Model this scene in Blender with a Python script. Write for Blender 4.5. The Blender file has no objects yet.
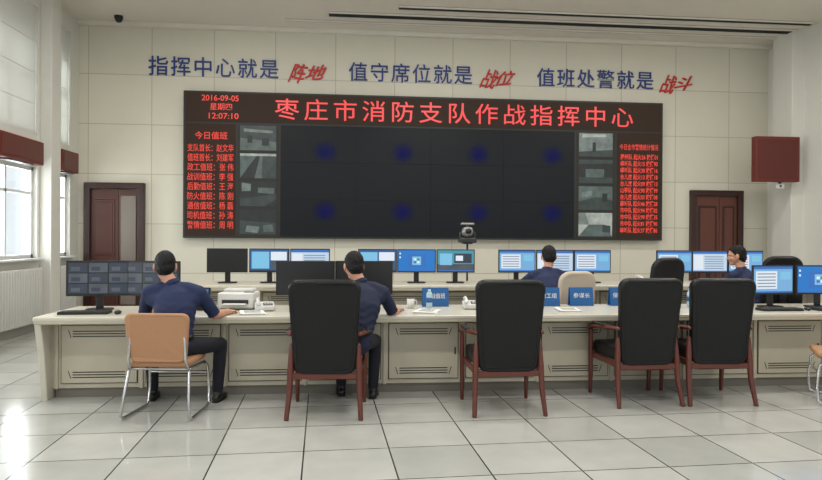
import bpy, bmesh, math, random
from mathutils import Matrix, Vector, Euler
random.seed(7)
scene=bpy.context.scene
scene.view_settings.view_transform='Standard'
COL=scene.collection
V=Vector
# ---------------------------------------------------------------- materials
def lin(c):
    return tuple(((v/255)/12.92 if v/255<=0.04045 else ((v/255+0.055)/1.055)**2.4) for v in c)+(1,)
def mat(name,rgb,rough=0.6,metal=0.0,emit=None,es=1.0,noise=0.0,nscale=8,bump=0.0,spec=0.5,sheen=0):
    m=bpy.data.materials.new(name); m.use_nodes=True
    nt=m.node_tree; b=nt.nodes['Principled BSDF']
    b.inputs['Base Color'].default_value=lin(rgb)
    b.inputs['Roughness'].default_value=rough
    b.inputs['Metallic'].default_value=metal
    b.inputs['Specular IOR Level'].default_value=spec
    if emit:
        b.inputs['Emission Color'].default_value=lin(emit); b.inputs['Emission Strength'].default_value=es
    if noise or bump:
        tc=nt.nodes.new('ShaderNodeTexCoord'); n=nt.nodes.new('ShaderNodeTexNoise')
        n.inputs['Scale'].default_value=nscale; n.inputs['Detail'].default_value=5
        nt.links.new(tc.outputs['Object'],n.inputs['Vector'])
        if noise:
            r=nt.nodes.new('ShaderNodeMix'); r.data_type='RGBA'
            c=lin(rgb)
            r.inputs[6].default_value=tuple(max(0,x*(1-noise)) for x in c[:3])+(1,)
            r.inputs[7].default_value=tuple(min(1,x*(1+noise)) for x in c[:3])+(1,)
            nt.links.new(n.outputs['Fac'],r.inputs[0]); nt.links.new(r.outputs[2],b.inputs['Base Color'])
            if emit:
                r2=nt.nodes.new('ShaderNodeMix'); r2.data_type='RGBA'; c=lin(emit)
                r2.inputs[6].default_value=tuple(max(0,x*(1-noise*2)) for x in c[:3])+(1,)
                r2.inputs[7].default_value=tuple(min(1,x*(1+noise*2)) for x in c[:3])+(1,)
                nt.links.new(n.outputs['Fac'],r2.inputs[0]); nt.links.new(r2.outputs[2],b.inputs['Emission Color'])
        if bump:
            bp=nt.nodes.new('ShaderNodeBump'); bp.inputs['Strength'].default_value=bump; bp.inputs['Distance'].default_value=0.01
            nt.links.new(n.outputs['Fac'],bp.inputs['Height']); nt.links.new(bp.outputs[0],b.inputs['Normal'])
    return m
def brickmat(name,c1,c2,cm,bw,bh,mort,rough,swap=False,offset=0.0,bump=0.3,sub=0.0,axis='xy',shift=(0,0),rot=0.0):
    m=bpy.data.materials.new(name); m.use_nodes=True
    nt=m.node_tree; b=nt.nodes['Principled BSDF']; L=nt.links.new
    tc=nt.nodes.new('ShaderNodeTexCoord'); sp=nt.nodes.new('ShaderNodeSeparateXYZ'); cb=nt.nodes.new('ShaderNodeCombineXYZ')
    mpg=nt.nodes.new('ShaderNodeMapping'); mpg.inputs['Rotation'].default_value=(0,0,math.radians(rot))
    L(tc.outputs['Object'],mpg.inputs['Vector']); L(mpg.outputs[0],sp.inputs[0])
    idx={'x':0,'y':1,'z':2}
    for k in (0,1):
        ad=nt.nodes.new('ShaderNodeMath'); ad.operation='ADD'; ad.inputs[1].default_value=shift[k]
        L(sp.outputs[idx[axis[k]]],ad.inputs[0]); L(ad.outputs[0],cb.inputs[k])
    br=nt.nodes.new('ShaderNodeTexBrick'); br.offset=offset; br.squash=1
    br.inputs['Scale'].default_value=1; br.inputs['Brick Width'].default_value=bw; br.inputs['Row Height'].default_value=bh
    br.inputs['Mortar Size'].default_value=mort; br.inputs['Mortar Smooth'].default_value=0.1
    br.inputs['Color1'].default_value=lin(c1); br.inputs['Color2'].default_value=lin(c2); br.inputs['Mortar'].default_value=lin(cm)
    L(cb.outputs[0],br.inputs['Vector'])
    n=nt.nodes.new('ShaderNodeTexNoise'); n.inputs['Scale'].default_value=3.5; n.inputs['Detail'].default_value=8; L(tc.outputs['Object'],n.inputs['Vector'])
    mx=nt.nodes.new('ShaderNodeMix'); mx.data_type='RGBA'; mx.blend_type='MULTIPLY'; mx.inputs[0].default_value=sub
    L(br.outputs['Color'],mx.inputs[6]); L(n.outputs['Fac'],mx.inputs[7]); L(mx.outputs[2],b.inputs['Base Color'])
    b.inputs['Roughness'].default_value=rough
    bp=nt.nodes.new('ShaderNodeBump'); bp.invert=True; bp.inputs['Strength'].default_value=bump; bp.inputs['Distance'].default_value=0.004
    L(br.outputs['Fac'],bp.inputs['Height']); L(bp.outputs[0],b.inputs['Normal'])
    return m
m_wall=brickmat('wall_panel_paint',(215,211,195),(210,206,190),(168,163,149),1.13,0.92,0.006,0.5,axis='xz',shift=(0.3,0.1),sub=0.06)
m_wallside=mat('side_wall_paint',(211,210,202),0.6,noise=0.03)
m_floor=brickmat('raised_floor_tiles',(196,196,191),(178,179,174),(62,62,60),0.6,0.6,0.0055,0.12,axis='xy',shift=(0.12,0.25),sub=0.25,bump=0.3,rot=-2.5)
m_ceil=mat('ceiling_paint',(216,211,199),0.8,noise=0.02)
m_grille=mat('ceiling_grille_grey',(104,103,100),0.6)
m_trim=mat('trim_stone',(150,148,140),0.5)
m_black=mat('black_plastic',(20,20,22),0.4)
m_dgrey=mat('dark_grey_metal',(52,54,56),0.45,0.3)
m_leather=mat('black_leather',(15,15,17),0.42,bump=0.25,nscale=45,spec=0.32)
m_wood=mat('chair_red_wood',(92,42,30),0.35,noise=0.25,nscale=14)
m_doorwood=mat('door_dark_wood',(50,27,22),0.4,noise=0.25,nscale=9)
m_desk=mat('console_beige',(187,180,160),0.42,noise=0.02)
m_desktop=mat('console_top_beige',(202,197,182),0.25,noise=0.03)
m_plinth=mat('console_plinth',(112,108,98),0.5)
m_gap=mat('shadow_gap_dark',(40,38,35),0.7)
m_tan=mat('tan_leatherette',(170,126,92),0.5,noise=0.05,bump=0.1,nscale=60)
m_chrome=mat('chrome_tube',(200,200,202),0.18,1.0)
m_white=mat('white_plastic',(210,210,206),0.45)
m_paper=mat('paper',(228,229,226),0.8)
m_blue=mat('placard_blue',(26,88,148),0.5)
m_slogblue=mat('slogan_blue',(28,56,124),0.5)
m_slogred=mat('slogan_red',(190,42,38),0.5)
m_signred=mat('sign_dark_red',(100,34,26),0.5,noise=0.1)
m_shirt=mat('navy_uniform_shirt',(20,29,56),0.8,noise=0.15,bump=0.35,nscale=16)
m_shirt2=mat('blue_uniform_shirt',(22,35,72),0.8,noise=0.15,bump=0.35,nscale=16)
m_trous=mat('dark_trousers',(15,18,30),0.85,noise=0.12,bump=0.3,nscale=20)
m_shoe=mat('black_shoe',(14,14,15),0.35)
m_skin=mat('skin',(192,142,116),0.55,noise=0.06,nscale=20)
m_lip=mat('lip',(150,88,78),0.5)
m_hair=mat('black_hair',(10,10,11),0.6,bump=0.8,nscale=90,noise=0.3,spec=0.3)
m_eye=mat('eye_white',(225,225,220),0.3)
m_iris=mat('eye_dark',(25,18,14),0.2)
m_frame=mat('window_frame_white',(214,215,214),0.45)
m_radi=mat('radiator_enamel',(190,190,184),0.4)
m_beigechair=mat('beige_fabric',(188,174,156),0.8)
m_panel=mat('led_panel_brown',(16,11,9),0.6,emit=(54,40,30),es=0.8,noise=0.1,nscale=60,spec=0.2)
m_vwall=mat('video_wall_black',(7,9,12),0.45,emit=(15,19,25),es=0.5,spec=0.25)
m_vseam=mat('video_wall_seam',(5,5,7),0.7)
def emis(name,rgb,s=1.0,noise=0,ns=6): return mat(name,(10,10,10),0.4,emit=rgb,es=s,noise=noise,nscale=ns)
m_ledred=emis('led_red',(255,74,76),1.05)
m_ledred2=emis('led_red_small',(240,66,54),1.05)
m_sframe=mat('screen_frame',(42,44,44),0.5,0.2)
m_glass=bpy.data.materials.new('window_glass'); m_glass.use_nodes=True
nt=m_glass.node_tree; nt.nodes.clear()
o=nt.nodes.new('ShaderNodeOutputMaterial'); mx=nt.nodes.new('ShaderNodeMixShader'); t=nt.nodes.new('ShaderNodeBsdfTransparent'); g=nt.nodes.new('ShaderNodeBsdfGlossy')
g.inputs['Roughness'].default_value=0.05; mx.inputs[0].default_value=0.08
t.inputs[0].default_value=(0.95,0.98,1,1)
nt.links.new(t.outputs[0],mx.inputs[1]); nt.links.new(g.outputs[0],mx.inputs[2]); nt.links.new(mx.outputs[0],o.inputs[0])
m_blind=bpy.data.materials.new('roller_blind'); m_blind.use_nodes=True
nt=m_blind.node_tree; nt.nodes.clear()
o=nt.nodes.new('ShaderNodeOutputMaterial'); mx=nt.nodes.new('ShaderNodeMixShader'); t=nt.nodes.new('ShaderNodeBsdfTranslucent'); g=nt.nodes.new('ShaderNodeBsdfDiffuse')
t.inputs[0].default_value=lin((214,216,212)); g.inputs[0].default_value=lin((212,212,206)); mx.inputs[0].default_value=0.75
nt.links.new(t.outputs[0],mx.inputs[1]); nt.links.new(g.outputs[0],mx.inputs[2]); nt.links.new(mx.outputs[0],o.inputs[0])

# ---------------------------------------------------------------- mesh builder
def loft_bm(pts,rad,side=None,n=16,cap=True):
    pts=[V(p) for p in pts]; rad=[(r,r) if not isinstance(r,(tuple,list)) else r for r in rad]
    if cap:
        d0=(pts[0]-pts[1]).normalized(); d1=(pts[-1]-pts[-2]).normalized()
        pre=[];post=[]
        for k in (0.92,0.7,0.38):
            s=math.sqrt(1-k*k); m0=min(rad[0]); m1=min(rad[-1])
            pre.append((pts[0]+d0*m0*k,(rad[0][0]*s,rad[0][1]*s)))
            post.insert(0,(pts[-1]+d1*m1*k,(rad[-1][0]*s,rad[-1][1]*s)))
        P=[p for p,_ in pre]+pts+[p for p,_ in post]; R=[r for _,r in pre]+rad+[r for _,r in post]
    else: P,R=pts,rad
    bm=bmesh.new(); rings=[]; prev=None
    for i,p in enumerate(P):
        if i==0: t=P[1]-P[0]
        elif i==len(P)-1: t=P[-1]-P[-2]
        else: t=(P[i+1]-P[i]).normalized()+(P[i]-P[i-1]).normalized()
        t.normalize()
        if side is not None: a=V(side)
        elif prev is not None: a=prev
        else: a=V((1,0,0)) if abs(t.x)<0.8 else V((0,1,0))
        a=a-t*a.dot(t)
        if a.length<1e-4: a=V((0,1,0))-t*t.y
        a.normalize(); b=t.cross(a); prev=a
        rings.append([bm.verts.new(p+a*R[i][0]*math.cos(2*math.pi*k/n)+b*R[i][1]*math.sin(2*math.pi*k/n)) for k in range(n)])
    for i in range(len(rings)-1):
        for k in range(n):
            bm.faces.new((rings[i][k],rings[i][(k+1)%n],rings[i+1][(k+1)%n],rings[i+1][k]))
    bm.faces.new(rings[0][::-1]); bm.faces.new(rings[-1])
    for f in bm.faces: f.smooth=True
    bmesh.ops.recalc_face_normals(bm,faces=bm.faces)
    return bm
class Bld:
    def __init__(s): s.bm=bmesh.new(); s.mats=[]
    def add(s,tb,m,M=None,smooth=None):
        if m is not None:
            if m not in s.mats: s.mats.append(m)
            i=s.mats.index(m)
            for f in tb.faces:
                f.material_index=i
        if smooth is not None:
            for f in tb.faces: f.smooth=smooth
        if M is not None: bmesh.ops.transform(tb,matrix=M,verts=tb.verts)
        me=bpy.data.meshes.new('tmp'); tb.to_mesh(me); tb.free(); s.bm.from_mesh(me); bpy.data.meshes.remove(me)
    def box(s,c,d,m,rot=None,bev=0.0,seg=2,pre=None):
        tb=bmesh.new(); bmesh.ops.create_cube(tb,size=1); bmesh.ops.scale(tb,vec=V(d),verts=tb.verts)
        if bev>0:
            r=bmesh.ops.bevel(tb,geom=tb.edges[:],offset=min(bev,min(d)*0.49),segments=seg,profile=0.5,affect='EDGES')
        M=Matrix.Translation(V(c))
        if rot: M=M@Euler([math.radians(a) for a in rot]).to_matrix().to_4x4()
        s.add(tb,m,(pre@M) if pre else M,smooth=False)
    def cyl(s,p,q,r,m,r2=None,n=20):
        s.add(loft_bm([p,q],[r,r if r2 is None else r2],n=n,cap=False),m)
    def tube(s,pts,r,m,n=12,side=None):
        s.add(loft_bm(pts,r if isinstance(r,list) else [r]*len(pts),n=n,side=side),m)
    def sph(s,c,r,m,n=16,rot=None):
        tb=bmesh.new(); bmesh.ops.create_uvsphere(tb,u_segments=n,v_segments=max(8,n*2//3),radius=1)
        r=r if isinstance(r,(tuple,list)) else (r,r,r)
        M=Matrix.Translation(V(c))@(Euler([math.radians(a) for a in rot]).to_matrix().to_4x4() if rot else Matrix())@Matrix.Diagonal((*r,1))
        s.add(tb,m,M,smooth=True)
    def quadxz(s,x0,x1,z0,z1,y,m):
        tb=bmesh.new(); vs=[tb.verts.new(p) for p in((x0,y,z0),(x1,y,z0),(x1,y,z1),(x0,y,z1))]; tb.faces.new(vs); s.add(tb,m)
    def prism(s,outline,th,m,M=None,bev=0.0,seg=2,smooth=False,curve=0.0):
        tb=bmesh.new(); a=[tb.verts.new((x,-th/2,z)) for x,z in outline]; b=[tb.verts.new((x,th/2,z)) for x,z in outline]
        n=len(a); fa=tb.faces.new(a); fb=tb.faces.new(b[::-1])
        for i in range(n): tb.faces.new((a[i],b[i],b[(i+1)%n],a[(i+1)%n]))
        bmesh.ops.recalc_face_normals(tb,faces=tb.faces)
        if bev>0:
            es=[e for e in tb.edges if abs(e.verts[0].co.y-e.verts[1].co.y)<1e-6]
            bmesh.ops.bevel(tb,geom=es,offset=bev,segments=seg,profile=0.5,affect='EDGES')
        if curve:
            for v in tb.verts: v.co.y+=curve*v.co.x*v.co.x
        s.add(tb,m,M,smooth=smooth)
    def mesh(s,name):
        me=bpy.data.meshes.new(name); s.bm.to_mesh(me); s.bm.free()
        for m in s.mats: me.materials.append(m)
        return me
    def obj(s,name,loc=(0,0,0),rz=0,parent=None):
        o=bpy.data.objects.new(name,s.mesh(name)); COL.objects.link(o); o.location=loc; o.rotation_euler=(0,0,math.radians(rz))
        if parent: o.parent=parent
        return o
def inst(name,me,loc,rz=0):
    o=bpy.data.objects.new(name,me); COL.objects.link(o); o.location=loc; o.rotation_euler=(0,0,math.radians(rz)); return o
def empty(name,loc=(0,0,0)):
    e=bpy.data.objects.new(name,None); COL.objects.link(e); e.location=loc; e.empty_display_size=0.1; return e
def roundrect(w0,w1,z0,z1,r,n=5):
    pts=[]
    def arc(cx,cz,a0):
        for k in range(n+1):
            a=math.radians(a0+90*k/n); pts.append((cx+r*math.cos(a),cz+r*math.sin(a)))
    arc(w1/2-r,z1-r,0); arc(-w1/2+r,z1-r,90); arc(-w0/2+r,z0+r,180); arc(w0/2-r,z0+r,270)
    return pts
def text(s,x0,x1,z0,z1,y,m,parent,name='lettering',shear=0,space=1.0,bold=0.0,line=1.0,ext=0.0,tilt=0):
    c=bpy.data.curves.new(name,'FONT'); c.body=s; c.size=1; c.space_character=space; c.shear=shear; c.offset=bold; c.space_line=line; c.extrude=ext
    c.resolution_u=3
    c.materials.append(m)
    o=bpy.data.objects.new(name,c); COL.objects.link(o)
    bpy.context.view_layer.update()
    bb=[V(b) for b in o.bound_box]; mnx=min(b.x for b in bb);mxx=max(b.x for b in bb);mny=min(b.y for b in bb);mxy=max(b.y for b in bb)
    sx=(x1-x0)/max(1e-3,mxx-mnx); sy=(z1-z0)/max(1e-3,mxy-mny)
    o.rotation_euler=(math.radians(90),math.radians(tilt),0); o.scale=(sx,sy,1)
    o.location=(x0-mnx*sx,y,z0-mny*sy)
    o.parent=parent
    return o

# ---------------------------------------------------------------- room shell
XL,XR,YB,HC=-4.99,8.45,12.3,5.45
YF=-1.0
b=Bld(); b.box(((XL+XR)/2,(YB+YF)/2,-0.05),(XR-XL+0.6,YB-YF+0.6,0.1),m_floor); b.obj('floor')
b=Bld(); b.box(((XL+XR)/2,YB+0.1,HC/2),(XR-XL+0.4,0.2,HC),m_wall); b.obj('wall_back')
b=Bld(); b.box(((XL+XR)/2,(YB+YF)/2,HC+0.1),(XR-XL+0.6,YB-YF+0.6,0.2),m_ceil); b.obj('ceiling')
b=Bld(); b.box((XR+0.1,(YB+YF)/2,HC/2),(0.2,YB-YF,HC),m_wallside)
b.box((XR-0.08,11.55,HC/2),(0.3,0.55,HC),m_wallside,bev=0.01)
b.obj('wall_right')
wins=[(11.25,11.95),(9.15,10.75),(7.15,8.75),(5.15,6.75),(3.15,4.75),(1.15,2.75)]
Z0,Z1,Z2,Z3=1.15,2.6,3.1,5.15
b=Bld()
W=0.24; xc=XL-W/2
b.box((xc,(YB+YF)/2,Z0/2),(W,YB-YF,Z0),m_wallside)
b.box((xc,(YB+YF)/2,(Z1+Z2)/2),(W,YB-YF,Z2-Z1),m_wallside)
b.box((xc,(YB+YF)/2,(Z3+HC)/2),(W,YB-YF,HC-Z3),m_wallside)
edges=[YB]+[e for w in wins for e in (w[1],w[0])]+[YF]
for i in range(0,len(edges),2):
    y1,y0=edges[i],edges[i+1]
    for (za,zb) in ((Z0,Z1),(Z2,Z3)): b.box((xc,(y0+y1)/2,(za+zb)/2),(W,y1-y0,zb-za),m_wallside)
    if i>0: b.box((XL+0.09,(y0+y1)/2,HC/2),(0.18,min(0.34,y1-y0),HC),m_wallside,bev=0.01)
b.obj('wall_left')
for i,(a,c) in enumerate(wins):
    b=Bld(); w=c-a
    for (za,zb) in ((Z0,Z1),(Z2,Z3)):
        x=XL-0.1
        for yy in (a+0.03,c-0.03): b.box((x,yy,(za+zb)/2),(0.07,0.06,zb-za),m_frame)
        for zz in (za+0.03,zb-0.03): b.box((x,(a+c)/2,zz),(0.07,w,0.06),m_frame)
        b.box((x,(a+c)/2,(za+zb)/2),(0.05,0.045,zb-za),m_frame)
        if zb>3: b.box((x,(a+c)/2,za+0.9),(0.05,w,0.045),m_frame)
        else: b.box((x,(a+c)/2,zb-0.42),(0.05,w,0.045),m_frame)
        b.box((x,(a+c)/2,(za+zb)/2),(0.006,w-0.08,zb-za-0.08),m_glass)
        if zb>3:
            b.box((XL-0.03,(a+c)/2,(za+zb)/2),(0.004,w-0.02,zb-za-0.02),m_blind)
            for zz in (za+0.5,za+1.0,za+1.5): b.box((XL-0.026,(a+c)/2,zz),(0.008,w-0.02,0.015),m_frame)
    b.box((XL+0.02,(a+c)/2,Z0-0.015),(0.16,w+0.06,0.03),m_frame,bev=0.004)
    b.obj('window_%d'%(i+1))
b=Bld(); b.box(((XL+XR)/2,YB-0.012,0.07),(XR-XL,0.024,0.14),m_trim); b.obj('baseboard_back')
b=Bld(); b.box((XL+0.012,(YB+YF)/2,0.06),(0.024,YB-YF,0.12),m_trim); b.obj('baseboard_left')
b=Bld()
for (x0,x1,y,w) in ((-1.2,8.3,11.75,0.06),(-0.4,8.3,11.35,0.20),(0.8,8.3,10.9,0.14)):
    b.box(((x0+x1)/2,y,HC-0.012),(x1-x0,w,0.024),m_grille)
    n=max(1,int(w/0.04))
    for k in range(n+1): b.box(((x0+x1)/2,y-w/2+k*w/n,HC-0.022),(x1-x0,0.010,0.03),m_ceil if k in (0,n) else m_dgrey)
b.obj('trim_1')
b=Bld(); b.box(((XL+XR)/2,YB-0.06,HC-0.04),(XR-XL,0.12,0.08),m_ceil,bev=0.01); b.obj('trim_2')
m_diff=mat('fill_diffuser',(230,230,225),0.5,emit=(255,252,246),es=0.9)  # glowing face of ceiling fixtures added out of view to brighten the room
LP=[(x,y) for y in (2.6,5.8,8.9) for x in (-2.2,1.8,5.8)]
for (x,y) in LP:
    b=Bld(); b.box((0,0,0.02),(1.25,0.35,0.06),m_white,bev=0.01); b.box((0,0,-0.012),(1.15,0.27,0.01),m_diff)
    b.obj('ceiling_fill_fixture',(x,y,HC-0.05))
# ---------------------------------------------------------------- doors
def door(name,x0,x1,h,right):
    b=Bld(); w=x1-x0; y=YB-0.002
    f=0.11
    b.box((x0+f/2,y-0.05,h/2),(f,0.1,h),m_doorwood,bev=0.008); b.box((x1-f/2,y-0.05,h/2),(f,0.1,h),m_doorwood,bev=0.008)
    b.box(((x0+x1)/2,y-0.05,h-f/2),(w,0.102,f),m_doorwood,bev=0.008)
    li=(x0+f,x1-f); mid=li[0]+(li[1]-li[0])*(0.58)
    lm=mat('door_leaf_'+name,(94,52,42) if right else (74,40,32),0.35,noise=0.2,nscale=6)
    for (a,c) in ((li[0],mid-0.004),(mid+0.004,li[1])):
        cx=(a+c)/2; ww=c-a
        b.box((cx,y-0.02,(h-f)/2),(ww,0.04,h-f-0.01),lm,bev=0.004)
        for (za,zb) in ((0.2,1.0),(1.15,h-f-0.2)):
            b.box((cx,y-0.045,(za+zb)/2),(ww-0.12,0.016,zb-za),m_doorwood if right else lm,bev=0.007)
            b.box((cx,y-0.053,(za+zb)/2),(ww-0.2,0.012,zb-za-0.09),lm,bev=0.005)
    if not right:
        b.box(((mid+li[1])/2,y-0.058,1.25),(li[1]-mid-0.09,0.01,2.0),mat('corridor_pane',(118,108,100),0.25))  # added pane; its lighter grey stands in for the light corridor beyond
    b.cyl((mid-0.06,y-0.05,1.02),(mid-0.06,y-0.1,1.02),0.012,m_chrome); b.cyl((mid-0.06,y-0.1,1.02),(mid-0.18,y-0.1,1.02),0.011,m_chrome)
    b.obj(name)
door('door_1',-4.86,-3.79,2.49,False)
door('door_2',6.78,7.88,2.5,True)
# ---------------------------------------------------------------- LED wall
root=empty('led_video_wall',(0,0,0))
b=Bld(); Y=YB-0.16
b.box((1.53,YB-0.08,2.845),(9.22,0.158,2.72),m_sframe,bev=0.01)
b.quadxz(-3.04,6.10,3.63,4.17,Y-0.004,m_panel)
b.quadxz(-3.04,-2.13,1.52,3.60,Y-0.004,m_panel)
b.quadxz(5.2,6.10,1.52,3.60,Y-0.004,m_panel)
b.quadxz(-1.31,4.34,1.52,3.60,Y-0.003,m_vseam)
for i in range(4):
    for j in range(3):
        x0=-1.31+i*1.4125; z0=1.52+j*0.6933
        b.box((x0+0.706,Y-0.006,z0+0.347),(1.404,0.006,0.686),m_vwall)
m_tv=[emis('cctv_feed_%d'%k,c,0.85,0.4,7) for k,c in enumerate(((112,124,118),(50,62,60),(84,98,94),(26,34,34),(168,174,166)))]
feeds=[
 (1,[(2,[(0,0),(1,0),(1,.35),(0,.5)]),(0,[(.1,.75),(.9,.7),(.9,.8),(.1,.88)]),(3,[(.2,.3),(.34,.3),(.34,.6),(.2,.6)]),(3,[(.6,.2),(.8,.2),(.8,.5),(.6,.5)])]),
 (3,[(1,[(0,0),(.7,0),(1,.3),(1,.5),(0,.3)]),(0,[(.05,.6),(.3,.62),(.3,.9),(.05,.95)]),(2,[(.5,.55),(.95,.5),(.95,.75),(.5,.75)])]),
 (2,[(3,[(0,0),(.4,0),(.55,.9),(.45,.9)]),(1,[(.6,0),(1,0),(1,.9),(.62,.9)]),(4,[(0,.9),(1,.9),(1,1),(0,1)])]),
 (1,[(3,[(0,.55),(1,.45),(1,1),(0,1)]),(0,[(.15,.1),(.5,.05),(.55,.3),(.2,.35)]),(2,[(.65,.1),(.95,.1),(.9,.4),(.65,.35)])]),
 (0,[(1,[(0,0),(1,0),(1,.3),(0,.2)]),(3,[(.4,.2),(.5,.2),(.5,.6),(.4,.6)]),(4,[(.1,.8),(.8,.85),(.8,.95),(.1,.95)])]),
 (4,[(2,[(0,0),(1,0),(.75,.5),(.3,.5)]),(1,[(.7,.2),(.95,.15),(.95,.45),(.72,.5)]),(0,[(0,.5),(.3,.5),(.2,1),(0,1)])]),
 (3,[(1,[(0,0),(1,0),(1,.25),(0,.25)]),(2,[(.2,.25),(.75,.25),(.75,.6),(.2,.6)]),(1,[(0,.8),(1,.85),(1,1),(0,1)])]),
 (2,[(1,[(0,0),(1,0),(1,.4),(.5,.55),(0,.35)]),(3,[(.7,.35),(.85,.35),(.85,.7),(.7,.7)]),(0,[(.1,.5),(.4,.6),(.4,.8),(.1,.75)])])]
for s_i,(x0,x1) in enumerate(((-2.10,-1.34),(4.38,5.16))):
    b.quadxz(x0,x1,1.52,3.60,Y-0.003,m_gap)
    for j in range(4):
        z0=1.56+j*0.52; base,polys=feeds[((3,1,2,0),(5,7,6,4))[s_i][j]]
        b.quadxz(x0+0.05,x1-0.05,z0,z0+0.46,Y-0.006,m_tv[base])
        for q_,(mi,pts) in enumerate(polys):
            tb=bmesh.new(); tb.faces.new([tb.verts.new((x0+0.05+u*(x1-x0-0.1),Y-0.0065-0.0005*q_,z0+v*0.46)) for u,v in pts]); b.add(tb,m_tv[mi])
b.obj('display_cabinet',parent=root)
m_spot=bpy.data.materials.new('painted_led_reflection'); m_spot.use_nodes=True  # emissive discs paint blue LED reflections onto the dark video panels
nt=m_spot.node_tree; nt.nodes.clear(); L=nt.links.new
o=nt.nodes.new('ShaderNodeOutputMaterial'); e=nt.nodes.new('ShaderNodeEmission'); tr=nt.nodes.new('ShaderNodeBsdfTransparent'); ms=nt.nodes.new('ShaderNodeMixShader')
tc=nt.nodes.new('ShaderNodeTexCoord'); gr=nt.nodes.new('ShaderNodeTexGradient'); gr.gradient_type='SPHERICAL'; nz=nt.nodes.new('ShaderNodeTexNoise'); nz.inputs['Scale'].default_value=3
mp=nt.nodes.new('ShaderNodeMath'); mp.operation='MULTIPLY'; L(tc.outputs['Object'],gr.inputs[0]); L(tc.outputs['Object'],nz.inputs['Vector']); L(gr.outputs['Fac'],mp.inputs[0]); L(nz.outputs['Fac'],mp.inputs[1])
e.inputs[0].default_value=lin((34,40,160)); e.inputs[1].default_value=0.42
L(mp.outputs[0],ms.inputs[0]); L(tr.outputs[0],ms.inputs[1]); L(e.outputs[0],ms.inputs[2]); L(ms.outputs[0],o.inputs[0])
for i in range(4):
    for z in (3.12,2.0):
        tb=Bld(); t2=bmesh.new(); bmesh.ops.create_circle(t2,cap_ends=True,segments=24,radius=1); tb.add(t2,m_spot,Matrix.Rotation(math.radians(90),4,'X'))
        oo=tb.obj('painted_reflection',(-0.48+i*1.46,Y-0.012,z),parent=root); oo.scale=(0.25,1,0.22)
yt=Y-0.012
text('枣庄市消防支队作战指挥中心',-1.42,5.52,3.70,4.10,yt,m_ledred,root,'title',space=1.3,bold=0.004)
text('2016-09-05',-2.75,-2.08,4.02,4.13,yt,m_ledred2,root,'date',bold=0.01)
text('星期四',-2.6,-2.2,3.85,3.98,yt,m_ledred2,root,'weekday',bold=0.01)
text('12:07:10',-2.62,-2.08,3.69,3.80,yt,m_ledred2,root,'clock',bold=0.01)
text('今日值班',-2.87,-2.28,3.31,3.45,yt,m_ledred2,root,'duty_title',bold=0.01)
names=['支队首长：赵文华','值班首长：刘建军','政工值班：张 伟','战训值班：李 强','后勤值班：王 海','防火值班：陈 刚','通信值班：杨 磊','司机值班：孙 涛','警情值班：周 明']
for k,n in enumerate(names):
    z=3.08-k*0.178
    text(n,-3.0,-2.17,z,z+0.142,yt,m_ledred2,root,'duty_row',bold=0.006)
text('今日全市警情统计情况',5.25,6.04,3.26,3.38,yt,m_ledred2,root,'stats_title',bold=0.008)
for k in range(12):
    z=3.07-k*0.131
    s_=random.choice(['市中队','薛城队','滕州队','台儿庄','峄城队','山亭队'])+' 起火%d%d 救援%d%d'%tuple(random.randint(0,9) for _ in range(4))
    text(s_,5.27,6.03,z,z+0.112,yt,m_ledred2,root,'stats_row',bold=0.02)
root=empty('wall_slogan_lettering')
ys=YB-0.014
for s_,r_,x0,x1,x2,x3 in (('指挥中心就是','阵地',-3.75,-1.37,-1.20,-0.45),('值守席位就是','战位',-0.05,2.34,2.48,3.21),('值班处警就是','战斗',3.63,6.01,6.13,6.84)):
    text(s_,x0,x1,4.50,4.86,ys,m_slogblue,root,'blue_characters',bold=0.003,ext=0.012,space=1.15)
    mid=(x2+x3)/2
    for q_ in (0,1):
        text(r_[0],x2+0.007*q_,mid-0.02+0.007*q_,4.45-0.008*q_,4.82-0.008*q_,ys-0.002*q_,m_slogred,root,'brush_character',shear=0.42,ext=0.012,tilt=5)
        text(r_[1],mid-0.05+0.007*q_,x3+0.007*q_,4.48-0.008*q_,4.75-0.008*q_,ys-0.002*q_,m_slogred,root,'brush_character',shear=0.5,ext=0.012,tilt=-6)

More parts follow.
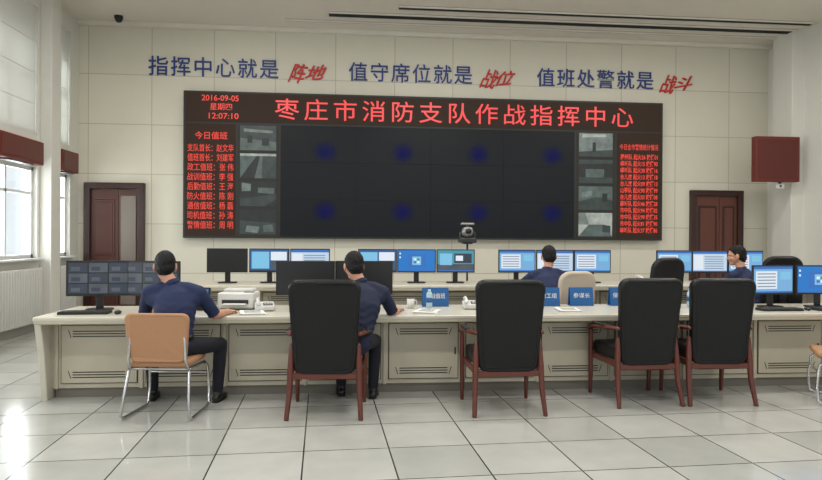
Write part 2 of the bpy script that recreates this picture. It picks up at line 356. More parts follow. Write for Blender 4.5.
# ---------------------------------------------------------------- console desks
def console(name,x0,x1,y0,h,depth,bay,loc=(0,0,0)):
    b=Bld(); L_=x1-x0
    b.box(((x0+x1)/2,y0+depth/2,h-0.02),(L_,depth,0.04),m_desktop,bev=0.012,seg=3)
    b.box(((x0+x1)/2,y0+0.035,h-0.045),(L_-0.01,0.06,0.05),m_desk,bev=0.015,seg=3)
    fy=y0+0.26
    b.box(((x0+x1)/2,fy+0.3,(h-0.04+0.09)/2),(L_-0.1,0.6,h-0.13),m_desk)
    b.box(((x0+x1)/2,fy+0.32,0.045),(L_-0.16,0.6,0.09),m_plinth)
    n=max(1,int(round((L_-0.2)/bay))); bw=(L_-0.2)/n
    for i in range(n):
        cx=x0+0.1+bw*(i+0.5)
        b.box((cx-bw/2,fy-0.006,h/2+0.02),(0.03,0.03,h-0.13),m_desk,bev=0.004)
        za,zb=0.13,h-0.1
        b.box((cx,fy-0.001,(za+zb)/2),(bw-0.07,0.004,zb-za),m_gap)
        b.box((cx,fy-0.008,(za+zb)/2),(bw-0.085,0.016,zb-za-0.015),m_desk,bev=0.004)
        for zc in (zb-0.085,za+0.085):
            for k in range(3):
                b.box((cx,fy-0.0165,zc+(k-1)*0.024),(bw*0.62,0.003,0.009),m_gap)
            for sx in (-1,1):
                b.box((cx+sx*bw*0.345,fy-0.0165,zc),(0.006,0.003,0.075),m_gap,rot=(0,sx*18,0))
        b.box((cx+bw/2-0.07,fy-0.02,(za+zb)/2),(0.015,0.012,0.07),m_dgrey,bev=0.003)
    for sx,xe in ((-1,x0),(1,x1)):
        pr=[(y0+0.02,h-0.045),(y0+0.10,0.42),(y0+0.16,0.0),(y0+depth-0.02,0.0),(y0+depth-0.02,h-0.045)]
        M=Matrix.Translation((xe-sx*0.03,0,0))@Matrix.Rotation(math.radians(90),4,'Z')
        b.prism(pr,0.06,m_desktop,M,bev=0.01)
    return b.obj(name)
console('control_console_desk',-2.80,5.75,5.95,0.78,0.95,0.78)
console('control_console_desk',-2.0,6.4,8.1,0.90,0.9,0.78)

# ---------------------------------------------------------------- monitors
sc={'desk':(28,120,200),'white':(196,216,236),'sky':(120,176,222),'teal':(70,150,170),'off':(14,15,17),'cctv':(20,22,26),'win':(40,90,150)}
ms_={k:emis('screen_'+k,v,0.95) for k,v in sc.items()}
e_w=emis('ui_white',(228,236,245),0.95); e_b=emis('ui_blue',(50,110,190),0.95); e_g=emis('ui_grey',(130,150,172),0.8); e_c=emis('ui_cctv',(84,92,100),0.8,0.3); e_c2=emis('ui_cctv2',(52,62,78),0.8,0.3); e_gr=emis('ui_green',(80,160,90),0.8); e_lb=emis('ui_lightblue',(130,200,235),0.9)
def monitor_mesh(kind,w=0.52,h=0.315):
    b=Bld(); zb=0.14; zc=zb+h/2
    b.box((0,0.0,zc),(w,0.022,h),m_black,bev=0.005)
    b.box((0,0.022,zc),(w*0.7,0.03,h*0.62),m_black,bev=0.012)
    b.box((0,0.035,zb*0.5+0.04),(0.07,0.02,zb+0.06),m_black,bev=0.006)
    b.prism(roundrect(0.24,0.24,-0.09,0.09,0.05),0.014,m_black,Matrix.Translation((0,0.03,0.0085))@Matrix.Rotation(math.radians(90),4,'X'),bev=0.003)
    x0,x1,z0,z1=-w/2+0.014,w/2-0.014,zb+0.018,zb+h-0.014; y=-0.0125
    b.quadxz(x0,x1,z0,z1,y,ms_[kind]); sw=x1-x0; sh=z1-z0
    def q(a,c,d,e,m,k=1): b.quadxz(x0+a*sw,x0+c*sw,z0+d*sh,z0+e*sh,y-0.0007*k,m)
    if kind=='desk':
        q(0,1,0,0.06,e_b); q(0.03,0.07,0.8,0.88,e_w); q(0.03,0.07,0.62,0.7,e_w); q(0.25,0.75,0.2,0.8,e_b); q(0.38,0.62,0.3,0.7,e_lb,2); q(0.42,0.49,0.52,0.62,e_w,3); q(0.51,0.58,0.52,0.62,e_gr,3); q(0.42,0.49,0.38,0.48,e_b,3); q(0.51,0.58,0.38,0.48,e_w,3)
    elif kind=='white':
        q(0,1,0.88,1,e_b); q(0.03,0.3,0.1,0.82,e_w)
        for k in range(6): q(0.34,0.9,0.14+k*0.115,0.18+k*0.115,e_g)
        q(0,1,0,0.05,e_b)
    elif kind=='sky':
        q(0,1,0.9,1,e_b); q(0.05,0.6,0.15,0.82,e_w)
        for k in range(5): q(0.09,0.56,0.22+k*0.12,0.26+k*0.12,e_g,2)
        q(0,1,0,0.06,e_b); q(0.68,0.95,0.5,0.8,e_lb)
    elif kind=='win':
        q(0.04,0.5,0.12,0.9,e_lb); q(0.54,0.96,0.5,0.9,e_w); q(0.54,0.96,0.12,0.45,e_c,2); q(0,1,0,0.06,e_c2)
    elif kind=='cctv':
        for i in range(3):
            for j in range(3): q(0.02+i*0.325,0.32+i*0.325,0.03+j*0.325,0.33+j*0.325-0.01,(e_c if (i+j)%2 else e_c2)); q(0.06+i*0.325,0.2+i*0.325,0.08+j*0.325,0.2+j*0.325,e_c2 if (i+j)%2 else e_c,2)
    elif kind=='teal':
        q(0,1,0,0.35,e_c); q(0.06,0.40,0.3,0.85,e_lb,2); q(0.46,0.94,0.4,0.85,e_c2,2); q(0.5,0.7,0.5,0.75,e_w,3); q(0,1,0,0.06,e_b,3)
    return b.mesh('computer_monitor')
mm={k:monitor_mesh(k) for k in sc}
mbig={k:monitor_mesh(k,0.59,0.345) for k in ('cctv','off')}
for x,k in ((-1.60,'off'),(-1.06,'win'),(-0.53,'white'),(0.36,'win'),(0.885,'desk'),(1.415,'teal'),(2.26,'sky'),(2.79,'white'),(3.32,'sky'),(4.50,'sky'),(5.02,'white'),(5.55,'sky')):
    inst('computer_monitor',mm[k],(x,8.55,0.90),random.uniform(-3,3))
for x,y,k,r in ((-2.44,6.5,'cctv',6),(-1.93,6.47,'cctv',-14),(-0.45,6.55,'off',2),(0.14,6.6,'off',-4)):
    inst('computer_monitor',mbig[k],(x,y,0.78),r)
for x,y,k,r in ((4.53,6.5,'sky',8),(5.07,6.5,'desk',-4)):
    inst('computer_monitor',mm[k],(x,y,0.78),r)
# ---------------------------------------------------------------- chairs
def armchair_mesh():
    b=Bld()
    b.box((0,0.06,0.455),(0.56,0.54,0.13),m_leather,bev=0.04,seg=4)
    M=Matrix.Translation((0,-0.22,0.36))@Matrix.Rotation(math.radians(7),4,'X')
    b.prism(roundrect(0.52,0.60,0.0,0.80,0.085,6),0.085,m_leather,M,bev=0.026,seg=4,curve=0.25)
    ol=roundrect(0.45,0.53,0.04,0.76,0.06,6); pts=[M@V((x,-0.043+0.25*x*x,z)) for x,z in ol]
    b.tube(pts+[pts[0]],0.003,m_leather,n=6)
    for j in range(2):
        b.box((0,-0.165+0.0,0.66+j*0.26),(0.46,0.05,0.24),m_leather,rot=(7,0,0),bev=0.022,seg=3)
    for sx in (-1,1):
        b.tube([(sx*0.275,-0.22,0.60),(sx*0.285,-0.235,0.40),(sx*0.29,-0.25,0.22),(sx*0.305,-0.31,0.008)],[(0.023,0.026),(0.027,0.03),(0.024,0.026),(0.02,0.02)],m_wood,side=(1,0,0),n=10)
        b.tube([(sx*0.31,0.28,0.62),(sx*0.31,0.285,0.42),(sx*0.305,0.29,0.2),(sx*0.305,0.3,0.008)],[(0.02,0.024),(0.024,0.028),(0.022,0.024),(0.017,0.018)],m_wood,side=(1,0,0),n=10)
        b.tube([(sx*0.285,-0.25,0.70),(sx*0.315,-0.12,0.695),(sx*0.33,0.08,0.68),(sx*0.325,0.25,0.665),(sx*0.315,0.32,0.63)],[(0.022,0.018),(0.026,0.018),(0.03,0.018),(0.028,0.018),(0.022,0.016)],m_wood,side=(1,0,0),n=10)
        b.box((sx*0.322,0.06,0.705),(0.05,0.26,0.02),m_leather,bev=0.008)
        b.box((sx*0.29,0.03,0.375),(0.028,0.54,0.05),m_wood,bev=0.006)
    b.box((0,-0.235,0.35),(0.56,0.03,0.05),m_wood,bev=0.006); b.box((0,0.285,0.375),(0.58,0.028,0.05),m_wood,bev=0.006)
    return b.mesh('wooden_armchair')
am=armchair_mesh()
for x,y,r in ((-0.19,5.60,-4),(1.35,5.60,0),(2.67,5.80,3),(3.38,5.80,-3)):
    inst('wooden_armchair',am,(x,y,0),r)
def visitor_mesh():
    b=Bld()
    b.box((0,0.03,0.455),(0.48,0.46,0.06),m_tan,bev=0.025,seg=3)
    M=Matrix.Translation((0,-0.22,0.45))@Matrix.Rotation(math.radians(8),4,'X')
    b.prism(roundrect(0.47,0.53,0.02,0.43,0.06,6),0.04,m_tan,M,bev=0.014,seg=3,curve=0.5)
    for sx in (-1,1):
        P=[(sx*0.22,-0.235,0.72),(sx*0.235,-0.235,0.50),(sx*0.24,-0.2,0.42),(sx*0.245,0.0,0.41),(sx*0.25,0.17,0.41),(sx*0.255,0.24,0.36),(sx*0.265,0.26,0.18),(sx*0.27,0.25,0.035),(sx*0.27,0.2,0.014),(sx*0.275,0.0,0.014),(sx*0.28,-0.22,0.014),(sx*0.28,-0.27,0.04),(sx*0.265,-0.25,0.2),(sx*0.25,-0.19,0.39)]
        b.tube(P,0.0125,m_chrome,n=10)
    b.tube([(-0.26,0.25,0.3),(0.26,0.25,0.3)],0.01,m_chrome); b.tube([(-0.245,-0.17,0.41),(0.245,-0.17,0.41)],0.01,m_chrome)
    return b.mesh('visitor_chair')
vm=visitor_mesh()
inst('visitor_chair',vm,(-1.54,5.62,0),-6)
inst('visitor_chair',vm,(4.60,5.56,0),60)
def office_mesh(name,m_up):
    b=Bld()
    b.box((0,0.02,0.48),(0.5,0.5,0.09),m_up,bev=0.035,seg=3)
    M=Matrix.Translation((0,-0.24,0.52))@Matrix.Rotation(math.radians(8),4,'X')
    b.prism(roundrect(0.46,0.44,0.0,0.78,0.14,8),0.08,m_up,M,bev=0.03,seg=3,curve=0.4)
    b.box((0,-0.315,0.7),(0.07,0.03,0.5),m_black,rot=(8,0,0),bev=0.008)
    b.box((0,-0.12,0.42),(0.08,0.36,0.03),m_black,bev=0.008)
    b.cyl((0,0,0.1),(0,0,0.43),0.028,m_dgrey)
    for k in range(5):
        a=2*math.pi*k/5; d=V((math.cos(a),math.sin(a),0))
        b.tube([V((0,0,0.12)),d*0.16+V((0,0,0.1)),d*0.3+V((0,0,0.07))],[0.026,0.021,0.014],m_black)
        b.cyl(d*0.3+V((-0.012*d.y,0.012*d.x,0.03)),d*0.3-V((-0.012*d.y,0.012*d.x,-0.03)),0.029,m_black)
    for sx in (-1,1):
        b.tube([(sx*0.22,0.0,0.45),(sx*0.29,0.0,0.48),(sx*0.30,-0.02,0.66)],0.014,m_black); b.box((sx*0.3,0.03,0.675),(0.06,0.27,0.03),m_black,bev=0.012)
    return b.mesh(name)
of_b=office_mesh('office_chair',m_leather); of_g=office_mesh('office_chair',m_beigechair)
for me_,x,y,r,s_ in ((of_g,2.55,7.40,5,0.88),(of_b,3.62,7.45,12,1.0),(of_b,5.20,7.42,-20,1.02)):
    o=inst('office_chair',me_,(x,y,0),r); o.scale=(1,1,s_)

# ---------------------------------------------------------------- desk things
def placard(x,y,z,w,txt,r=0):
    root=empty('desk_name_placard',(x,y,z)); root.rotation_euler=(0,0,math.radians(r))
    b=Bld(); b.box((0,-0.02,0.1),(w,0.006,0.195),m_blue,rot=(-8,0,0),bev=0.001); b.box((0,0.03,0.1),(w,0.006,0.195),m_blue,rot=(8,0,0)); b.box((0,0.005,0.004),(w,0.1,0.006),m_blue)
    b.obj('tent_card',parent=root)
    t_=text(txt,-w*0.36,w*0.36,0.085,0.14,-0.0268,m_paper,root,'card_text',bold=0.0); t_.rotation_euler=(math.radians(82),0,0)
placard(0.90,6.74,0.78,0.28,'作战值班'); placard(2.13,6.74,0.78,0.24,'政工组'); placard(2.50,6.76,0.78,0.26,'参谋长'); placard(2.93,6.76,0.78,0.22,'保障组')
def keyboard_mesh():
    b=Bld(); b.box((0,0,0.012),(0.44,0.15,0.02),m_black,bev=0.006)
    for r in range(5):
        for c in range(15): b.box((-0.203+c*0.029,-0.055+r*0.0275,0.025),(0.024,0.022,0.008),m_dgrey,bev=0.002,seg=1)
    return b.mesh('keyboard')
km=keyboard_mesh()
for x,y,r in ((-2.45,6.2,4),(4.4,6.2,0),(5.0,6.2,0)): inst('keyboard',km,(x,y,0.78),r)
b=Bld(); b.sph((0,0,0.0175),(0.032,0.055,0.017),m_black); b.box((0,0.02,0.034),(0.006,0.02,0.006),m_dgrey,bev=0.002); mo=b.mesh('computer_mouse')
for x,y in ((-2.15,6.18),(4.71,6.2)): inst('computer_mouse',mo,(x,y,0.78),random.uniform(-20,20))
b=Bld(); b.box((0,0,0.09),(0.36,0.30,0.16),m_white,bev=0.02,seg=3); b.box((0,0.05,0.185),(0.30,0.16,0.03),m_white,bev=0.01); b.box((0,-0.152,0.08),(0.26,0.01,0.04),m_gap); b.box((0,-0.18,0.062),(0.22,0.1,0.006),m_paper); b.box((0.12,-0.08,0.172),(0.09,0.06,0.006),m_dgrey); b.box((0,0,0.006),(0.3,0.24,0.01),m_dgrey)
b.obj('desktop_printer',(-1.12,6.62,0.78),-5)
def phone_mesh():
    b=Bld(); b.box((0,0,0.042),(0.19,0.2,0.05),m_white,rot=(8,0,0),bev=0.012); b.box((0,0.02,0.012),(0.16,0.14,0.022),m_white)
    b.box((0.03,-0.03,0.064),(0.09,0.1,0.004),m_dgrey,rot=(8,0,0))
    b.tube([(-0.065,-0.09,0.075),(-0.065,-0.05,0.1),(-0.065,0.05,0.11),(-0.065,0.09,0.095)],[0.022,0.015,0.015,0.022],m_white)
    for i in range(3):
        for j in range(4): b.box((0.005+i*0.025,-0.065+j*0.022,0.068+j*0.003),(0.017,0.014,0.006),m_white)
    return b.mesh('telephone')
ph=phone_mesh()
for x,y,z,r in ((-0.84,6.42,0.781,10),(1.25,6.5,0.781,-5),(3.9,6.55,0.781,0),(0.0,8.3,0.901,0),(3.95,8.3,0.901,0)): inst('telephone',ph,(x,y,z),r)
b=Bld(); b.box((0,0,0.13),(0.27,0.03,0.19),m_black,rot=(-12,0,0),bev=0.006); b.box((0,-0.0165,0.1335),(0.235,0.004,0.155),ms_['desk'],rot=(-12,0,0)); b.box((0,0.05,0.02),(0.2,0.14,0.03),m_black,bev=0.006); b.box((0,0.04,0.08),(0.06,0.02,0.12),m_black,rot=(-20,0,0))
b.obj('touch_terminal',(-1.50,6.45,0.78),-8)
def paper_mesh(n):
    b=Bld()
    for k in range(n): b.box((random.uniform(-.01,.01),random.uniform(-.01,.01),0.002+k*0.002),(0.21,0.297,0.0015),m_paper,rot=(0,0,random.uniform(-6,6)))
    for k in range(9): b.box((0.0,0.11-k*0.024,0.0035+(n-1)*0.002),(0.15,0.004,0.0006),m_dgrey)
    return b.mesh('paper_stack')
pm=paper_mesh(7)
for x,y,r in ((-0.92,6.18,12),(0.75,6.22,-20),(1.6,6.25,3),(2.2,6.3,-6),(3.1,6.3,8),(3.75,6.22,0)): inst('paper_stack',pm,(x,y,0.78),r)
def tray_mesh(c):
    b=Bld()
    for z in (0.0,0.07,0.14):
        b.box((0,0,z+0.006),(0.25,0.32,0.008),m_dgrey); b.box((0,0.0,z+0.02),(0.21,0.29,0.018),m_paper)
    for sx in (-1,1):
        for sy in (-1,1): b.box((sx*0.12,sy*0.15,0.08),(0.01,0.01,0.15),m_dgrey)
    return b.mesh('document_tray')
tm=tray_mesh(0)
for x,y,r in ((1.62,6.68,4),(3.35,6.68,-5)): inst('document_tray',tm,(x,y,0.782),r)
b=Bld(); m_bot=mat('bottle_plastic',(170,195,205),0.15); b.tube([(0,0,0.032),(0,0,0.15)],0.032,m_bot); b.cyl((0,0,0.17),(0,0,0.205),0.02,m_bot,0.013); b.cyl((0,0,0.205),(0,0,0.222),0.015,m_blue); b.cyl((0,0,0.07),(0,0,0.12),0.0325,m_blue); bt=b.mesh('water_bottle')
for x,y in ((0.80,6.45),(1.42,6.35),(1.85,6.45),(3.6,6.5)): inst('water_bottle',bt,(x,y,0.781))
b=Bld(); b.cyl((0,0,0.0),(0,0,0.1),0.036,m_white,0.04); b.cyl((0,0,0.1),(0,0,0.1005),0.036,m_gap); b.tube([(0.036,0,0.08),(0.06,0,0.075),(0.062,0,0.04),(0.036,0,0.025)],0.006,m_white); cm_=b.mesh('coffee_mug')
for x,y in ((4.1,6.45),(0.62,6.55),(1.95,6.6)): inst('coffee_mug',cm_,(x,y,0.781))
b=Bld()
for k in range(3):
    a=math.radians(90+120*k); b.tube([(0,0,0.75),(0.33*math.cos(a),0.33*math.sin(a),0.012)],0.013,m_dgrey)
b.cyl((0,0,0.7),(0,0,1.42),0.014,m_dgrey); b.box((0,0,1.43),(0.14,0.12,0.02),m_dgrey,bev=0.005)
b.box((0,0,1.475),(0.26,0.16,0.075),m_dgrey,bev=0.02,seg=3)
b.tube([(-0.1,0,1.5),(-0.105,0,1.58)],0.02,m_dgrey); b.tube([(0.1,0,1.5),(0.105,0,1.58)],0.02,m_dgrey)
m_cs=mat('camera_silver',(150,150,150),0.35,0.4)
b.sph((0,0,1.60),(0.09,0.085,0.08),m_cs); b.box((0,-0.03,1.62),(0.14,0.1,0.09),m_cs,bev=0.02,seg=3); b.cyl((0,-0.07,1.61),(0,-0.12,1.61),0.042,m_black); b.sph((0,-0.12,1.61),(0.032,0.012,0.032),m_iris)
b.box((0,0.0,1.72),(0.2,0.05,0.03),m_cs,bev=0.01); b.cyl((0,0,1.66),(0,0,1.72),0.02,m_dgrey)
b.obj('video_camera_on_tripod',(1.73,9.4,0))
b=Bld(); b.cyl((0,0,0),(0,0,-0.05),0.075,m_black); b.sph((0,0,-0.06),(0.062,0.062,0.06),m_black); b.cyl((0,0,0.0),(0,0,0.006),0.09,m_white)
b.obj('dome_security_camera',(-4.15,11.9,HC-0.005))
m_sface=mat('sign_face',(86,27,22),0.4,noise=0.1)
b=Bld(); size=(0.86,0.14,0.83); b.box((0,0,0),size,m_signred,bev=0.01); b.box((0,-size[1]/2-0.004,0),(size[0]-0.1,0.008,size[2]-0.1),m_sface,bev=0.003)
for sx in (-1,1): b.box((sx*size[0]*0.3,size[1]/2+0.02,0),(0.04,0.05,size[2]*0.5),m_dgrey)
b.obj('led_sign_box',(7.82,11.16,3.0))
b=Bld(); b.box((0,0,0),(0.16,0.05,0.09),m_white,bev=0.01); b.box((0,0.0,0.05),(0.04,0.04,0.05),m_dgrey); b.sph((0,-0.03,0),0.02,m_black); b.obj('wall_speaker',(7.92,11.18,2.51))
for i,(a,c) in enumerate(((9.3,10.6),(11.25,11.9))):
    b=Bld(); w=c-a
    b.box((0,0,0),(0.16,w,0.36),m_signred,bev=0.012); b.box((0.084,0,0),(0.008,w-0.1,0.27),m_sface,bev=0.003); b.box((0,0,-0.19),(0.1,w*0.6,0.02),m_dgrey)
    b.obj('window_led_sign_box',(XL+0.09,(a+c)/2,2.79))
for a,c in ((9.25,10.65),(11.27,11.93),(7.25,8.65)):
    b=Bld(); n=int((c-a)/0.075)
    for k in range(n):
        y=a+0.04+k*0.075
        b.tube([(0,y,0.17),(0,y,0.98)],[(0.045,0.026)]*2,m_radi,n=10,side=(1,0,0))
    for z in (0.17,0.98): b.tube([(0,a,z),(0,c,z)],0.024,m_radi)
    for y in (a+0.08,c-0.08): b.box((0,y,0.06),(0.05,0.03,0.12),m_radi)
    b.obj('radiator',(XL+0.12,0,0))

# ---------------------------------------------------------------- people
def remesh(parts,voxel,smooth=3,fac=0.5):
    bm=bmesh.new()
    for p in parts:
        me=bpy.data.meshes.new('t'); p.to_mesh(me); p.free(); bm.from_mesh(me); bpy.data.meshes.remove(me)
    me=bpy.data.meshes.new('t'); bm.to_mesh(me); bm.free()
    ob=bpy.data.objects.new('t',me); COL.objects.link(ob)
    md=ob.modifiers.new('r','REMESH'); md.mode='VOXEL'; md.voxel_size=voxel; md.use_smooth_shade=True
    dg=bpy.context.evaluated_depsgraph_get(); m2=bpy.data.meshes.new_from_object(ob.evaluated_get(dg))
    bpy.data.objects.remove(ob); bpy.data.meshes.remove(me)
    r=bmesh.new(); r.from_mesh(m2); bpy.data.meshes.remove(m2)
    for _ in range(smooth): bmesh.ops.smooth_vert(r,verts=r.verts,factor=fac,use_axis_x=True,use_axis_y=True,use_axis_z=True)
    for f in r.faces: f.smooth=True
    return r
def ell(c,r,M=None,n=20):
    tb=bmesh.new(); bmesh.ops.create_uvsphere(tb,u_segments=n,v_segments=n*2//3,radius=1)
    bmesh.ops.transform(tb,matrix=Matrix.Translation(V(c))@Matrix.Diagonal((*r,1)),verts=tb.verts)
    if M is not None: bmesh.ops.transform(tb,matrix=M,verts=tb.verts)
    return tb
def hand_parts(wr,d,nrm,thumb_side,curl=22):
    d=V(d).normalized(); nrm=V(nrm); nrm=(nrm-d*nrm.dot(d)).normalized(); s=V(thumb_side); s=(s-d*s.dot(d)-nrm*s.dot(nrm)).normalized()
    P=[loft_bm([wr-d*0.01,wr+d*0.03,wr+d*0.06,wr+d*0.085],[(0.027,0.02),(0.034,0.017),(0.041,0.015),(0.040,0.012)],side=s,n=14)]
    lens=(0.072,0.080,0.075,0.058)
    for i in range(4):
        off=0.031-i*0.0205; base=wr+d*(0.088-(0.006 if i in(0,3) else 0))+s*off
        dd=(d+s*(0.10-0.07*i)).normalized()
        p=base-dd*0.02; pts=[p,base]; cur=dd
        for k,fr in enumerate((0.45,0.32,0.23)):
            ang=math.radians(curl*(0.6+0.35*k)); cur=(cur*math.cos(ang)+nrm*math.sin(ang)).normalized()
            pts.append(pts[-1]+cur*lens[i]*fr)
        P.append(loft_bm(pts,[0.009,0.0095,0.0088,0.008,0.0068],n=10))
    tb=wr+d*0.025+s*0.026; td=(d*0.62+s*0.72+nrm*0.28).normalized(); t2=(d*0.88+s*0.35+nrm*0.32).normalized()
    P.append(loft_bm([tb-s*0.012,tb+td*0.032,tb+td*0.034+t2*0.03,tb+td*0.034+t2*0.052],[0.014,0.0115,0.0098,0.0075],n=10))
    return P
def person(name,hip,chest,neck,headc,yaw,pitch,sh,el,wr,hd,kn,an,toe,bodyyaw=0,roll=0,shirt=None):
    shirt=shirt or m_shirt
    b=Bld(); hip,chest,neck,headc=map(V,(hip,chest,neck,headc))
    sh=[V(p) for p in sh]; el=[V(p) for p in el]; wr=[V(p) for p in wr]; kn=[V(p) for p in kn]; an=[V(p) for p in an]
    side=(sh[1]-sh[0]).normalized()
    hs=(Matrix.Rotation(math.radians(bodyyaw),3,'Z')@V((1,0,0)))
    up=(neck-hip); waist=hip.lerp(chest,0.45)
    P=[loft_bm([hip+V((0,0,-0.02)),waist,chest,chest.lerp(neck,0.5),neck-up.normalized()*0.035,neck+up.normalized()*0.005],[(0.168,0.128),(0.158,0.12),(0.178,0.126),(0.168,0.11),(0.10,0.075),(0.06,0.06)],side=side,n=24)]
    for k in (0,1):
        c0=chest.lerp(neck,0.72)
        P.append(loft_bm([neck-up.normalized()*0.03,c0.lerp(sh[k],0.55)+V((0,0,0.035)),sh[k]+V((0,0,0.005))],[0.055,0.056,0.062],n=16))
        cut=sh[k].lerp(el[k],0.80)
        P.append(loft_bm([c0.lerp(sh[k],0.6),sh[k],sh[k].lerp(el[k],0.4),cut],[0.065,0.066,0.061,0.058],n=16))
        P.append(loft_bm([chest.lerp(sh[k],0.35),sh[k].lerp(chest,0.2)-V((0,0,0.02))],[0.09,0.07],n=16))
    rb=remesh(P,0.011,4)
    ax=up.normalized()
    for v in rb.verts:
        tz=(v.co-hip).dot(ax); wgt=max(0,1-abs(tz-0.12)/0.3)
        ph_=tz*95+3*math.sin(v.co.x*23+v.co.y*11)
        v.co+=v.normal*0.0035*wgt*math.sin(ph_)
    b.add(rb,shirt)
    nd=(headc-neck).normalized()
    tb=loft_bm([neck-nd*0.022,neck+nd*0.024],[(0.076,0.074),(0.066,0.066)],side=side,n=24,cap=False); b.add(tb,shirt)
    for k in (0,1):
        u=(el[k]-sh[k]).normalized(); c=sh[k].lerp(el[k],0.80)
        b.add(loft_bm([c+u*0.012,c+u*0.034],[0.056,0.0555],n=20,cap=False),shirt)
        e0=neck.lerp(sh[k],0.5)+V((0,0,0.052)); e1=sh[k]+V((0,0,0.058))
        b.add(loft_bm([e0.lerp(e1,0.1),e1],[(0.022,0.006),(0.024,0.006)],side=V((0,1,0)),n=10),m_trous)
    P=[loft_bm([hip+V((0,0,-0.03)),hip+V((0,0,0.045))],[(0.165,0.125),(0.158,0.12)],side=hs,n=24)]
    for k in (0,1):
        sg=-1 if k==0 else 1
        hj=hip+hs*sg*0.085+V((0,0,-0.02))
        P.append(loft_bm([hj,hj.lerp(kn[k],0.5),kn[k]],[0.088,0.078,0.062],n=16))
        P.append(loft_bm([kn[k],kn[k].lerp(an[k],0.35),an[k]+V((0,0,0.02))],[0.061,0.059,0.05],n=16))
    b.add(remesh(P,0.012,3),m_trous)
    b.add(loft_bm([hip+V((0,0,0.05)),hip+V((0,0,0.085))],[(0.172,0.132),(0.171,0.131)],side=hs,n=24,cap=False),m_black)
    for k in (0,1):
        t_=V(toe[k]).normalized(); a=V((an[k].x,an[k].y,0)); sd=V((-t_.y,t_.x,0))
        P=[loft_bm([a-t_*0.05+V((0,0,0.04)),a+t_*0.03+V((0,0,0.042)),a+t_*0.11+V((0,0,0.036)),a+t_*0.17+V((0,0,0.03))],[(0.036,0.034),(0.038,0.036),(0.046,0.03),(0.038,0.024)],side=sd,n=16),
           loft_bm([an[k]+V((0,0,0.03)),a-t_*0.01+V((0,0,0.045))],[0.042,0.042],n=14)]
        b.add(remesh(P,0.009,2),m_shoe)
        b.add(loft_bm([a-t_*0.06+V((0,0,0.008)),a+t_*0.03+V((0,0,0.008)),a+t_*0.11+V((0,0,0.008)),a+t_*0.18+V((0,0,0.008))],[(0.036,0.008),(0.036,0.008),(0.047,0.008),(0.035,0.008)],side=sd,n=16),m_black)
    for k in (0,1):
        d,nn,ts=hd[k]
        P=[loft_bm([sh[k].lerp(el[k],0.55),el[k],el[k].lerp(wr[k],0.3),el[k].lerp(wr[k],0.75),wr[k]+V(d).normalized()*0.01],[0.044,0.041,0.043,0.032,0.0265],n=16)]
        P+=hand_parts(wr[k],d,nn,ts)
        b.add(remesh(P,0.0042,2,0.4),m_skin)
    H=Matrix.Translation(headc)@Matrix.Rotation(math.radians(yaw),4,'Z')@Matrix.Rotation(math.radians(pitch),4,'X')@Matrix.Rotation(math.radians(roll),4,'Y')@Matrix.Scale(1.09,4)
    def T(p): return H@V(p)
    P=[loft_bm([neck-nd*0.04,neck.lerp(T((0,-0.03,-0.06)),0.5),T((0,-0.025,-0.06))],[0.060,0.056,0.058],n=18),
       ell((0,-0.012,0.025),(0.073,0.092,0.088),H),ell((0,0.012,-0.03),(0.062,0.075,0.065),H),ell((0,0.04,-0.078),(0.040,0.042,0.032),H),
       ell((0,0.055,0.022),(0.055,0.034,0.02),H),ell((0.035,0.055,-0.025),(0.024,0.026,0.024),H),ell((-0.035,0.055,-0.025),(0.024,0.026,0.024),H),
       loft_bm([T((0,0.078,0.008)),T((0,0.098,-0.026))],[0.007,0.012],n=10),ell((0.012,0.088,-0.03),(0.008,0.01,0.007),H),ell((-0.012,0.088,-0.03),(0.008,0.01,0.007),H)]
    for sx in (-1,1):
        P.append(ell((sx*0.082,-0.008,-0.006),(0.010,0.02,0.033),H)); P.append(ell((sx*0.079,0.0,-0.03),(0.008,0.01,0.012),H))
    b.add(remesh(P,0.0045,2,0.4),m_skin)
    for sx in (-1,1):
        b.add(ell((sx*0.031,0.076,0.0),(0.0135,0.0105,0.0075),H,12),m_eye,smooth=True); b.add(ell((sx*0.031,0.0845,0.0),(0.0055,0.003,0.0055),H,10),m_iris,smooth=True)
        b.add(loft_bm([T((sx*0.014,0.089,0.02)),T((sx*0.032,0.088,0.0245)),T((sx*0.05,0.076,0.018))],[0.0028,0.0034,0.002],n=8),m_hair)
    b.add(loft_bm([T((-0.022,0.082,-0.058)),T((0,0.0895,-0.055)),T((0.022,0.082,-0.058))],[0.0035,0.0055,0.0035],n=8),m_lip)
    # hair: cap following the skull down to the nape, thinning towards the hairline
    tb=remesh([ell((0,-0.018,0.030),(0.080,0.098,0.098),None,32),ell((0,-0.038,-0.018),(0.0735,0.073,0.072),None,28),ell((0,-0.045,-0.055),(0.058,0.050,0.045),None,24)],0.005,2)
    for v in tb.verts:
        p=v.co; v.co+=v.normal*(0.0022*math.sin(210*p.x+90*p.z)*math.sin(160*p.y+70*p.x)+0.0012*math.sin(400*p.x+300*p.z+350*p.y))
    pc=V((0,0.062,0.054)); pn=V((0,0.74,-0.67)).normalized()
    for v in tb.verts:
        dd=-(v.co-pc).dot(pn)
        if -0.004<dd<0.024:
            v.co-=V((v.normal.x,v.normal.y,0))*0.0075*(1-max(0,dd)/0.024)
    geom=tb.verts[:]+tb.edges[:]+tb.faces[:]
    bmesh.ops.bisect_plane(tb,geom=geom,plane_co=pc,plane_no=pn,clear_outer=True)
    geom=tb.verts[:]+tb.edges[:]+tb.faces[:]
    bmesh.ops.bisect_plane(tb,geom=geom,plane_co=V((0,-0.05,-0.078)),plane_no=V((0,0.1,-1)).normalized(),clear_outer=True)
    bmesh.ops.holes_fill(tb,edges=[e for e in tb.edges if e.is_boundary])
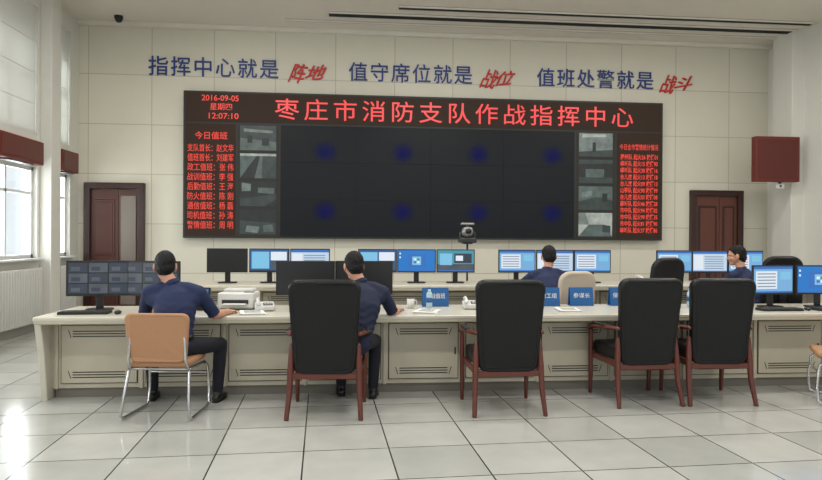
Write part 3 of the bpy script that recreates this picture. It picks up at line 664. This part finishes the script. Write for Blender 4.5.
    bmesh.ops.transform(tb,matrix=H,verts=tb.verts); b.add(tb,m_hair,smooth=True)
    return b.obj(name)
dn=(0,0,-1)
person('seated_officer',(-1.50,5.62,0.58),(-1.50,5.68,0.87),(-1.55,5.76,1.09),(-1.62,5.80,1.240),14,-10,
  [(-1.74,5.74,1.01),(-1.31,5.74,1.01)],[(-1.83,5.92,0.80),(-1.20,5.86,0.80)],[(-1.68,6.10,0.815),(-1.13,6.06,0.812)],
  [((0.35,1,0),dn,(1,0,0)),((0.25,1,-0.02),dn,(-1,0,0))],
  [(-1.78,5.98,0.50),(-1.17,5.95,0.53)],[(-1.80,6.07,0.09),(-1.20,5.98,0.09)],[(-0.1,1,0),(0.15,1,0)],shirt=m_shirt2)
person('seated_officer',(0.03,5.70,0.60),(0.10,5.78,0.88),(0.09,5.90,1.09),(0.03,5.95,1.240),20,-12,
  [(-0.11,5.86,1.01),(0.30,5.88,1.00)],[(-0.16,5.98,0.81),(0.40,5.98,0.80)],[(0.02,6.16,0.815),(0.46,6.20,0.812)],
  [((0.4,1,0),dn,(1,0,0)),((0.25,1,-0.02),dn,(-1,0,0))],
  [(-0.08,6.07,0.52),(0.24,6.07,0.53)],[(-0.08,6.13,0.09),(0.22,6.02,0.09)],[(-0.1,1,0),(0.12,1,0)])
person('seated_officer',(2.45,7.48,0.60),(2.43,7.62,0.90),(2.43,7.73,1.12),(2.46,7.78,1.285),-5,-12,
  [(2.23,7.71,1.04),(2.64,7.72,1.04)],[(2.10,7.86,0.90),(2.72,7.90,0.88)],[(2.10,8.16,0.935),(2.62,8.17,0.935)],
  [((0.2,1,0),dn,(1,0,0)),((-0.2,1,0),dn,(-1,0,0))],
  [(2.32,7.92,0.53),(2.58,7.92,0.53)],[(2.30,7.96,0.09),(2.60,7.96,0.09)],[(0,1,0),(0,1,0)],shirt=m_shirt2)
person('seated_officer',(5.06,7.48,0.60),(5.00,7.60,0.90),(4.94,7.70,1.13),(4.90,7.74,1.30),62,-6,
  [(4.78,7.60,1.05),(5.11,7.82,1.05)],[(4.70,7.82,0.90),(5.10,8.0,0.88)],[(4.76,8.15,0.935),(4.98,8.18,0.935)],
  [((0.1,1,0),dn,(1,0,0)),((-0.2,1,0),dn,(-1,0,0))],
  [(4.90,7.92,0.53),(5.16,7.92,0.53)],[(4.90,7.96,0.09),(5.16,7.96,0.09)],[(0,1,0),(0,1,0)],bodyyaw=10,shirt=m_shirt2)

# ---------------------------------------------------------------- lights
w=bpy.data.worlds.new('World'); scene.world=w; w.use_nodes=True
bg=w.node_tree.nodes['Background']; bg.inputs[0].default_value=lin((240,243,244)); bg.inputs[1].default_value=1.15
def area(name,loc,rot,sx,sy,e,col=(1,1,1)):
    l=bpy.data.lights.new(name,'AREA'); l.shape='RECTANGLE'; l.size=sx; l.size_y=sy; l.energy=e; l.color=col
    o=bpy.data.objects.new(name,l); COL.objects.link(o); o.location=loc; o.rotation_euler=[math.radians(a) for a in rot]
for i,(a,c) in enumerate(wins):
    area('window_daylight',(XL-0.5,(a+c)/2,2.9),(0,-80,0),3.4,c-a,140,(1.0,0.99,0.97))
for (x,y) in LP:
    area('ceiling_fill',(x,y,HC-0.09),(0,0,0),1.15,0.27,70,(1,0.97,0.92))  # added fill light under each unseen ceiling fixture
# ---------------------------------------------------------------- camera
cam=bpy.data.cameras.new('camera'); co=bpy.data.objects.new('camera',cam); COL.objects.link(co)
cam.sensor_width=36; cam.lens=28.03; cam.clip_end=200
R=Matrix.Rotation(math.radians(-5.4),4,'Z')@Matrix.Rotation(math.radians(89.85),4,'X')@Matrix.Rotation(math.radians(0.35),4,'Z')
co.matrix_world=Matrix.Translation((0,0,1.5))@R
scene.camera=co
